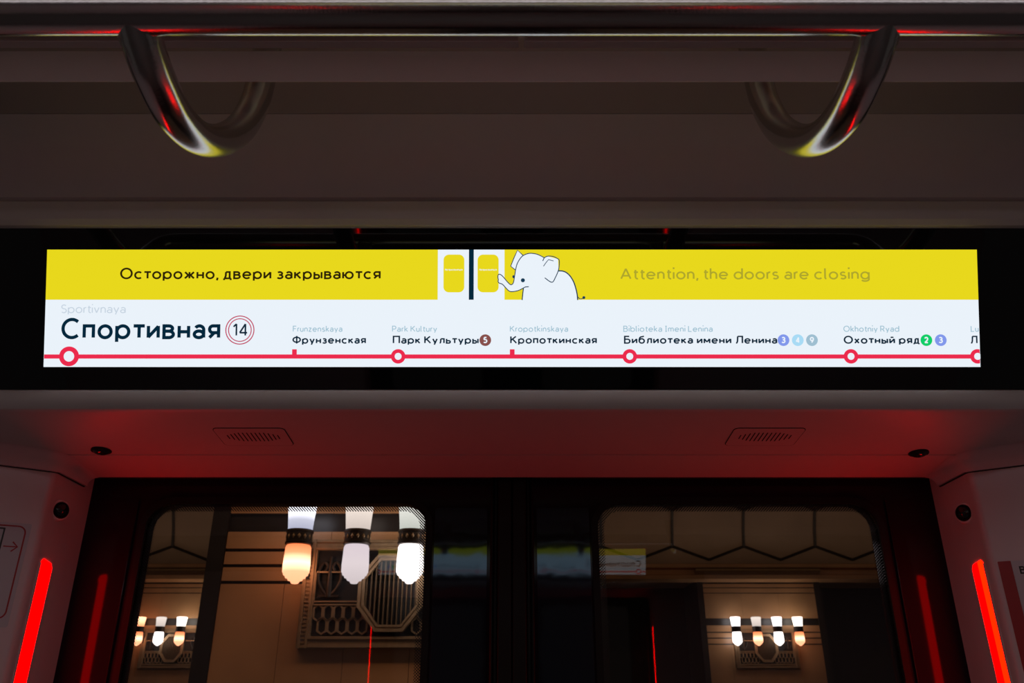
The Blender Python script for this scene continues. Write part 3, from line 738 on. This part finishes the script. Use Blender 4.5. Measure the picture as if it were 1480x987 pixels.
# speaker grilles in the soffit: a flush panel with a row of slots
SOFM = Matrix.Translation((0, 0, .51)) @ Matrix(((1, 0, 0, 0), (0, 1, 0, 0), (0, -.1, 1, 0), (0, 0, 0, 1)))
for x0, x1, side in ((-.480, -.366, 'left'), (.357, .471, 'right')):
    t = Thing('speaker_grille', 'slotted speaker grille flush in the red soffit above the %s door window' % side, 'speaker', ((x0 + x1) / 2, 1.26, .384), 'speaker grilles in the soffit')
    bd = MB(); ya, yb = 1.222, 1.293
    pl = flat_mesh([rrect(x0, x1, ya, yb, .008)], .002); pl.xf(SOFM @ Matrix.Translation((0, 0, -.0012)))
    t.part('panel', pl, M['soffit'])
    edge = flat_mesh([rrect(x0 - .0011, x1 + .0011, ya - .0011, yb + .0012, .009), rrect(x0, x1, ya, yb, .008)], .0015); edge.xf(SOFM @ Matrix.Translation((0, 0, -.0009)))
    t.part('edge_gap', edge, M['gap'])
    sl = MB(); n = 13
    for i in range(n):
        x = x0 + .016 + (x1 - x0 - .032) * i / (n - 1)
        e = abs(i - (n - 1) / 2) / ((n - 1) / 2); L = .0175 * (1 - .55 * max(0, e - .55) / .45)
        q = flat_mesh([rrect(x - .0009, x + .0009, 1.256 - L, 1.256 + L, .0008, 3)], .001); q.xf(SOFM @ Matrix.Translation((0, 0, -.0015)))
        sl.add(q.v, q.f)
    t.part('slots', sl, M['gap'])

# stickers on the side walls
def wall_m(sgn, z):               # local X along the wall away from the door (mirrored on the left), Y up, Z out of the wall
    a = Vector((.7998, 1.350, 0)); d = Vector((1.000 - .7998, 1.2505 - 1.350, 0)).normalized()
    if sgn > 0: X = d; o = a
    else: X = Vector((d.x, -d.y, 0)); o = Vector((-a.x, a.y, 0))
    Z = X.cross(Vector((0, 0, 1)))
    return Matrix(((X.x, 0, Z.x, o.x), (X.y, 0, Z.y, o.y), (0, 1, 0, z), (0, 0, 0, 1))) @ Matrix.Scale(.973, 4)
wm = wall_m(-1, 0)
o = wm @ Vector((-.08, .18, 0))
t = Thing('door_sticker', 'white sticker with red rounded outline and red arrow on the left side wall', 'sticker', o)
W = lambda mb, z: mb.xf(wm @ Matrix.Translation((0, 0, z)))
t.part('sheet', W(flat_mesh([rrect(-.190, -.0065, .098, .266, .003)], .0006), .0002), M['paper'])
t.part('red_outline', W(flat_mesh([rrect(-.183, -.0125, .110, .262, .013), rrect(-.1806, -.0149, .1124, .2596, .0106)], .0004), .0008), M['stk_red'])
t.part('black_frame', W(flat_mesh([rrect(-.150, -.044, .208, .257, .001, 2), rrect(-.1475, -.0465, .2105, .2545, .001, 2)], .0004), .0008), M['stk_black'])
ar = MB(); ribbon_mb(ar, [(-.041, .2265), (-.0205, .2265)], .0020, 0, .0004); ribbon_mb(ar, [(-.0285, .2345), (-.0202, .2265), (-.0285, .2185)], .0022, 0, .0004)
t.part('arrow', W(ar, .0008), M['stk_red'])
wm2 = wall_m(1, 0)
t = Thing('notice_sticker', 'white notice with a dark red band on the right side wall', 'sticker', wm2 @ Vector((.08, .1, 0)))
W2 = lambda mb, z: mb.xf(wm2 @ Matrix.Translation((0, 0, z)))
t.part('sheet', W2(flat_mesh([rrect(.0205, .150, -.11, .2035, .001, 2)], .0006), .0002), M['paper'])
t.part('red_band', W2(flat_mesh([rrect(.0015, .0210, -.11, .2035, .001, 2)], .0006), .0002), M['stk_red'])
for s, x, z, c, wt in (('Вн', .0295, .1815, .0125, .19), ('п', .0350, .1650, .0115, .11), ('о', .0385, .1510, .0115, .11)):
    tm = text_mesh(s, None, c, .0003, wt); tm.xf(Matrix.Translation((x, z, 0)))
    t.part('lettering', W2(tm, .0008), M['stk_black'])

# ------------------------------------------------------------------ the station outside
PY = 5.6
pf = MB(); pf.box(-14, 14, 1.75, 18, -1.66, -1.56); struct('floor_platform', pf, M['platform'])
def pylon(nm, xc, y0, dz, depth, flip=1):
    x0, x1 = xc - 1.2, xc + 1.2
    core = MB(); core.box(x0 + .02, x1 - .02, y0 + .02, y0 + depth, -1.56, 2.6 + dz)
    root = struct(nm, core, M['darkmarble'])
    zs = [-1.56, -.2, .685, .795, .90, 1.035]
    sl = MB()
    for a, b in zip(zs[:-1], zs[1:]):
        n = 5 if b - a > .3 else 3
        for i in range(n):
            xa = x0 + .115 + (2.17) * i / n; xb = x0 + .115 + 2.17 * (i + 1) / n
            sl.box(xa + .0015, xb - .0015, y0, y0 + .05, a + dz + .011, b + dz - .011)
    zs = [1.145, 1.62, 1.72, 1.80]
    for a, b in zip(zs[:-1], zs[1:]):
        for i in range(3):
            xa = x0 + .115 + (2.17) * i / 3; xb = x0 + .115 + 2.17 * (i + 1) / 3
            sl.box(xa + .0015, xb - .0015, y0, y0 + .05, a + dz + .008, b + dz - .008)
    a = mesh_obj('cladding_slabs', sl, M['marble'], root)
    st = MB()
    for a_, b_ in ((x0, x0 + .112), (x1 - .112, x1)): st.box(a_, b_, y0 - .012, y0 + depth + .01, -1.56, 2.6 + dz)
    mesh_obj('corner_strip', st, M['darkmarble'], root)
    cn = MB()
    cn.prism([(y0 + .02, 1.93 + dz), (y0 - .06, 1.96 + dz), (y0 - .10, 2.03 + dz), (y0 - .10, 2.07 + dz), (y0 + .02, 2.07 + dz)], x0 - .02, x1 + .02)
    mesh_obj('cornice', cn, M['bronze'], root)
    return root
pylon('wall_pylon_near', -.89, PY, 0, 1.5)
FY, FDZ = 16.2, .16
pylon('wall_pylon_far_left', -6.45, FY, FDZ, 1.3)
pylon('wall_pylon_far_middle', -.82, FY, FDZ, 1.3)
pylon('wall_pylon_far_right', 4.82, FY, FDZ, 1.3)
bw = MB(); bw.box(-14, 14, 18.6, 18.7, -1.56, 4); struct('wall_track', bw, M['darkmarble'])
# beam over the far openings, carrying the vault
bm_ = MB(); bm_.box(-14, 14, FY - .02, FY + 1.3, 2.02, 3.0); bm_.prism([(FY, 1.98), (FY - .14, 2.03), (FY - .14, 2.10), (FY, 2.14)], -14, 14); bm_.prism([(FY, 2.22), (FY - .10, 2.25), (FY - .10, 2.31), (FY, 2.34)], -14, 14)
struct('trim_41', bm_, M['marble'])
# vault with hexagonal joints
VY0, VY1, VZ, VH = 7.1, FY - .02, 2.30, 2.9
def vp(x, a, up=0):      # a = 0 at the far springing, 1 at the near one
    q = PI * a; yc = (VY0 + VY1) / 2; hy = (VY1 - VY0) / 2
    return Vector((x, yc + (hy - up) * math.cos(q), VZ + (VH - up) * math.sin(q)))
vt = MB(); n = 40; vs = []
for up in (0, -.12):
    for i in range(n + 1):
        for x in (-14, 14): vs.append(vp(x, i / n, up))
k = 2 * (n + 1)
fs = [[2 * i, 2 * i + 1, 2 * i + 3, 2 * i + 2] for i in range(n)] + [[k + 2 * i, k + 2 * i + 2, k + 2 * i + 3, k + 2 * i + 1] for i in range(n)]
fs += [[2 * i, 2 * i + 2, k + 2 * i + 2, k + 2 * i] for i in range(n)] + [[2 * i + 1, k + 2 * i + 1, k + 2 * i + 3, 2 * i + 3] for i in range(n)]
vt.add(vs, fs); vroot = struct('ceiling_vault', vt, M['vault'], smooth=True)
jm = MB()
def jbar(x0, a0, x1, a1):
    m = 5
    P = [vp(x0 + (x1 - x0) * i / m, a0 + (a1 - a0) * i / m, .012) for i in range(m + 1)]
    jm.tube(P, .028, 6)
HW = 1.42; ra = .028
for row in range(6):
    a0 = .012 + row * .105
    for c in range(-9, 10):
        x = c * HW + (HW / 2 if row % 2 else 0) + .35
        jbar(x - HW / 2, a0, x, a0 + ra); jbar(x + HW / 2, a0, x, a0 + ra); jbar(x, a0 + ra, x, a0 + .105)
mesh_obj('coffer_joints', jm, M['darkmarble'], vroot)
# wall over the near openings
nw = MB(); nw.box(-14, 14, PY + .05, PY + 1.5, 2.62, 4.0); struct('wall_arcade', nw, M['marble'])

# bronze grille with an octagon of bars in the middle
def grille(lab, xc, y, zb):
    t = Thing('bronze_grille', lab, 'grille', (xc, y, zb + .264), 'bronze wall grilles behind the lanterns')
    Z = lambda z: z + zb
    hw = .60; z0, z1 = .264, .962; zc = .615
    bk = MB(); bk.box(xc - hw + .02, xc + hw - .02, y - .014, y - .004, Z(z0) + .02, Z(z1) - .02); t.part('backing_plate', bk, M['grillback'])
    fr = MB()
    for a, b in ((xc - hw, xc - hw + .085), (xc + hw - .085, xc + hw)):
        fr.box(a, b, y - .05, y, Z(z0), Z(z1)); fr.box(a + .012, b - .058, y - .062, y, Z(z0), Z(z1)); fr.box(a + .058, b - .012, y - .062, y, Z(z0), Z(z1))
        for i in range(24):
            zz = Z(z0) + .03 + i * .0255; fr.box(a + .028, b - .028, y - .058, y, zz, zz + .012)
    for a, b in ((z0, z0 + .075), (z1 - .07, z1)):
        fr.box(xc - hw, xc + hw, y - .048, y, Z(a), Z(b)); fr.box(xc - hw, xc + hw, y - .06, y, Z(a) + .006, Z(a) + .018); fr.box(xc - hw, xc + hw, y - .06, y, Z(b) - .018, Z(b) - .006)
    t.part('frame', fr, M['bronze'])
    oc = MB()
    def octa(i_):        # long octagon, i_ inside its outer edge
        a, b, c, d = .218 - i_, .250 - i_, .092 - i_ * .36, .096 - i_ * .36
        return [(xc + p, Z(zc) + q) for p, q in ((a, d), (c, b), (-c, b), (-a, d), (-a, -d), (-c, -b), (c, -b), (a, -d))]
    for r0, r1, d in ((0, .020, .075), (.020, .030, .06), (.030, .044, .07)):
        A, B = octa(r0), octa(r1)
        vs = [(x, y - d, z) for x, z in A] + [(x, y - d, z) for x, z in B] + [(x, y, z) for x, z in A] + [(x, y, z) for x, z in B]
        fs = []
        for i in range(8):
            j = (i + 1) % 8; fs += [[i, j, 8 + j, 8 + i], [i, 16 + i, 16 + j, j], [8 + i, 8 + j, 24 + j, 24 + i], [16 + i, 24 + i, 24 + j, 16 + j]]
        oc.add(vs, fs)
    t.part('octagon_ring', oc, M['bronze'])
    pd = MB()
    pd.v = []; B = octa(.040)
    pd.add([(x, y - .017, z) for x, z in B] + [(x, y - .004, z) for x, z in B], [list(range(8)), list(range(8, 16))] + [[i, (i + 1) % 8, 8 + (i + 1) % 8, 8 + i] for i in range(8)])
    t.part('octagon_back', pd, M['grillback'])
    rin = .180; nb = 12
    for i in range(nb):
        x = -rin + 2 * rin * (i + .5) / nb
        h = .212 if abs(x) < .08 else .212 - (abs(x) - .08) * .130 / .10
        bb = MB(); bb.box(xc + x - .0042, xc + x + .0042, y - .05, y - .012, Z(zc) - h, Z(zc) + h)
        t.part('bar', bb, M['bronze_bar'])
    # mid rails and lattice of long hexagons either side of the octagon
    def hexring(lt, cx, cz, w_, h_, wd):
        pts = [(cx, cz + h_), (cx + w_, cz + h_ * .62), (cx + w_, cz - h_ * .62), (cx, cz - h_), (cx - w_, cz - h_ * .62), (cx - w_, cz + h_ * .62)]
        inn = [(cx + (p - cx) * (1 - wd / w_), cz + (q - cz) * (1 - wd / h_)) for p, q in pts]
        vs = [(p, y - .038, q) for p, q in pts] + [(p, y - .038, q) for p, q in inn] + [(p, y - .01, q) for p, q in pts] + [(p, y - .01, q) for p, q in inn]
        fs = []
        for i in range(6):
            j = (i + 1) % 6; fs += [[i, j, 6 + j, 6 + i], [i, 12 + i, 12 + j, j], [6 + i, 6 + j, 18 + j, 18 + i]]
        lt.add(vs, fs)
    for s in (-1, 1):
        lt = MB()
        xa = xc + s * (hw - .085); xb = xc + s * .19
        for zz in (.552, .532): lt.box(min(xa, xb), max(xa, xb), y - .045, y - .01, Z(zz), Z(zz) + .010)
        zt = .742; lt.box(xa - .006, xa + .006, y - .045, y - .01, Z(.532), Z(.752)); lt.box(min(xa, xb), max(xa, xb), y - .045, y - .01, Z(zt), Z(zt) + .010)
        for r_ in range(2):
            for c in range(6):
                cx = xc + s * (hw - .085 - .036 - c * .067 - (.033 if r_ else 0))
                if abs(cx - xc) < .17: continue
                hexring(lt, cx, Z(.486 - r_ * .082), .034, .056, .011)
        t.part('lattice', lt, M['bronze'])
    # scrolled ornament either side above the lattice
    for s in (-1, 1):
        orn = MB()
        cx = xc + s * .42
        for m_ in (-1, 1):
            pts = [(cx + m_ * .014, .60), (cx + m_ * .05, .64), (cx + m_ * .075, .70), (cx + m_ * .07, .77), (cx + m_ * .04, .81), (cx + m_ * .018, .785), (cx + m_ * .03, .755)]
            orn.tube([(p[0], y - .035, Z(p[1])) for p in smooth_path(pts, 5)], .011, 8)
        orn.tube([(cx, y - .035, Z(.585)), (cx, y - .04, Z(.70)), (cx, y - .035, Z(.85))], [.02, .016, .008], 10)
        orn.box(cx - .07, cx + .07, y - .045, y - .01, Z(.585), Z(.60))
        t.part('scroll_ornament', orn, M['bronze_dark'])
grille('large bronze grille on the near pillar seen through the left door window', -.81, PY, 0)
grille('small distant bronze grille at the far left of the left door window', -6.45, FY, FDZ)
grille('small distant bronze grille in the right door window', 4.82, FY, FDZ)

# lanterns: white glass cylinder over a bronze collar and a stepped glass drop
UPP = [(.080, .984), (.0805, 1.00), (.086, 1.07), (.093, 1.14), (.0935, 1.15), (.075, 1.156), (.0001, 1.158)]
LOW = [(.0001, .642), (.020, .645), (.028, .654), (.029, .660), (.046, .664), (.050, .676), (.064, .680), (.068, .693), (.078, .697), (.081, .710), (.0865, .716), (.0875, .76), (.0885, .764), (.0875, .768), (.0835, .85), (.0825, .874), (.076, .887), (.060, .893), (.0001, .894)]
COLR = [(.06, .886), (.0865, .892), (.0895, .897), (.0895, .906), (.085, .910), (.085, .966), (.0895, .970), (.0895, .980), (.086, .986), (.05, .990)]
def lantern(lab, x, yw, dz, up, lo, grp, fine=True):
    y = yw - .26
    t = Thing('wall_lantern', lab, 'lamp', (x, y, dz + .644), grp)
    mt = Matrix.Translation((x, y, dz)); sg = 32 if fine else 18
    t.part('upper_shade', MB().lathe(UPP, mt, sg), M[up], smooth=True)
    t.part('lower_shade', MB().lathe(LOW, mt, sg), M[lo], smooth=True)
    co = t.part('collar', MB().lathe(COLR, mt, sg), M['bronze_dark'], smooth=True)
    if fine:
        dm = MB()
        for i in range(14):
            a = 2 * PI * i / 14; c = Vector((math.cos(a), math.sin(a), 0)); tg = Vector((-c.y, c.x, 0)); p = Vector((x, y, dz + .938)) + c * .0855
            dm.add([p + tg * .011, p + Vector((0, 0, .018)), p - tg * .011, p - Vector((0, 0, .018)), p + c * .006, p - c * .004], [(0, 1, 4), (1, 2, 4), (2, 3, 4), (3, 0, 4), (1, 0, 5), (2, 1, 5), (3, 2, 5), (0, 3, 5)])
        t.part('diamond_studs', dm, M['bronze'], co)
    arm = MB(); arm.tube([tuple(v) for v in smooth_path([(x, y + .08, dz + .935), (x + .02, y + .13, dz + .92), (x + .035, y + .17, dz + .85), (x + .03, y + .20, dz + .77), (x + .03, y + .205, dz + .70)], 5)], .014, 12)
    arm.tube([(x, y + .075, dz + .938), (x, y + .15, dz + .938), (x, y + .21, dz + .93)], .012, 12)
    t.part('bracket_arm', arm, M['bronze_dark'], smooth=True)
LX = [-1.405, -1.022, -.665, -.29]
for x, u, l, s in zip(LX, ('lamp_cool', 'lamp_pale', 'lamp_grey', 'lamp_white'), ('lamp_warm', 'lamp_grey', 'lamp_white', 'lamp_white'),
                      ('large lantern on the near pillar, white above and orange below',
                       'large lantern on the near pillar, dim pinkish white, between two others in the left window',
                       'large lantern with bright white drop against the right rim of the left door window',
                       'large white lantern on the near pillar hidden behind the middle of the doors')):
    lantern(s, x, PY, 0, u, l, 'lanterns on the near pillar')
nth = ('first', 'second', 'third', 'fourth')
for side, xc, ups, los in (('left', -6.45, ('lamp_warm', 'lamp_pale', 'lamp_bright', 'lamp_bright'), ('lamp_warm', 'lamp_white', 'lamp_warm', 'lamp_white')),
                           ('right', 4.82, ('lamp_white', 'lamp_pale', 'lamp_white', 'lamp_bright'), ('lamp_white', 'lamp_warm', 'lamp_white', 'lamp_warm'))):
    for i in range(4):
        x = xc + (i - 1.5) * .392
        colr = 'orange' if los[i] == 'lamp_warm' else 'white'
        lantern('%s from the left of four small distant lanterns in the %s window, %s drop' % (nth[i], side, colr), x, FY, FDZ, ups[i], los[i], 'distant lanterns in the %s window' % side, False)

# fill panel added out of view on the ceiling to brighten the car
t = Thing('ceiling_fill', 'dim fill panel added on the car ceiling, unseen above and behind the viewer', 'light', (0, YM, CZ - .01))
hs = MB(); hs.box(-1.6, 1.6, YM - .17, YM + .17, CZ - .004, CZ + .006); t.part('housing', hs, M['panel'])
df = MB(); df.box(-1.58, 1.58, YM - .15, YM + .15, CZ - .008, CZ - .004); t.part('diffuser', df, emit('added ceiling fill glow', (1, .87, .92, 1), CAR_FILL))
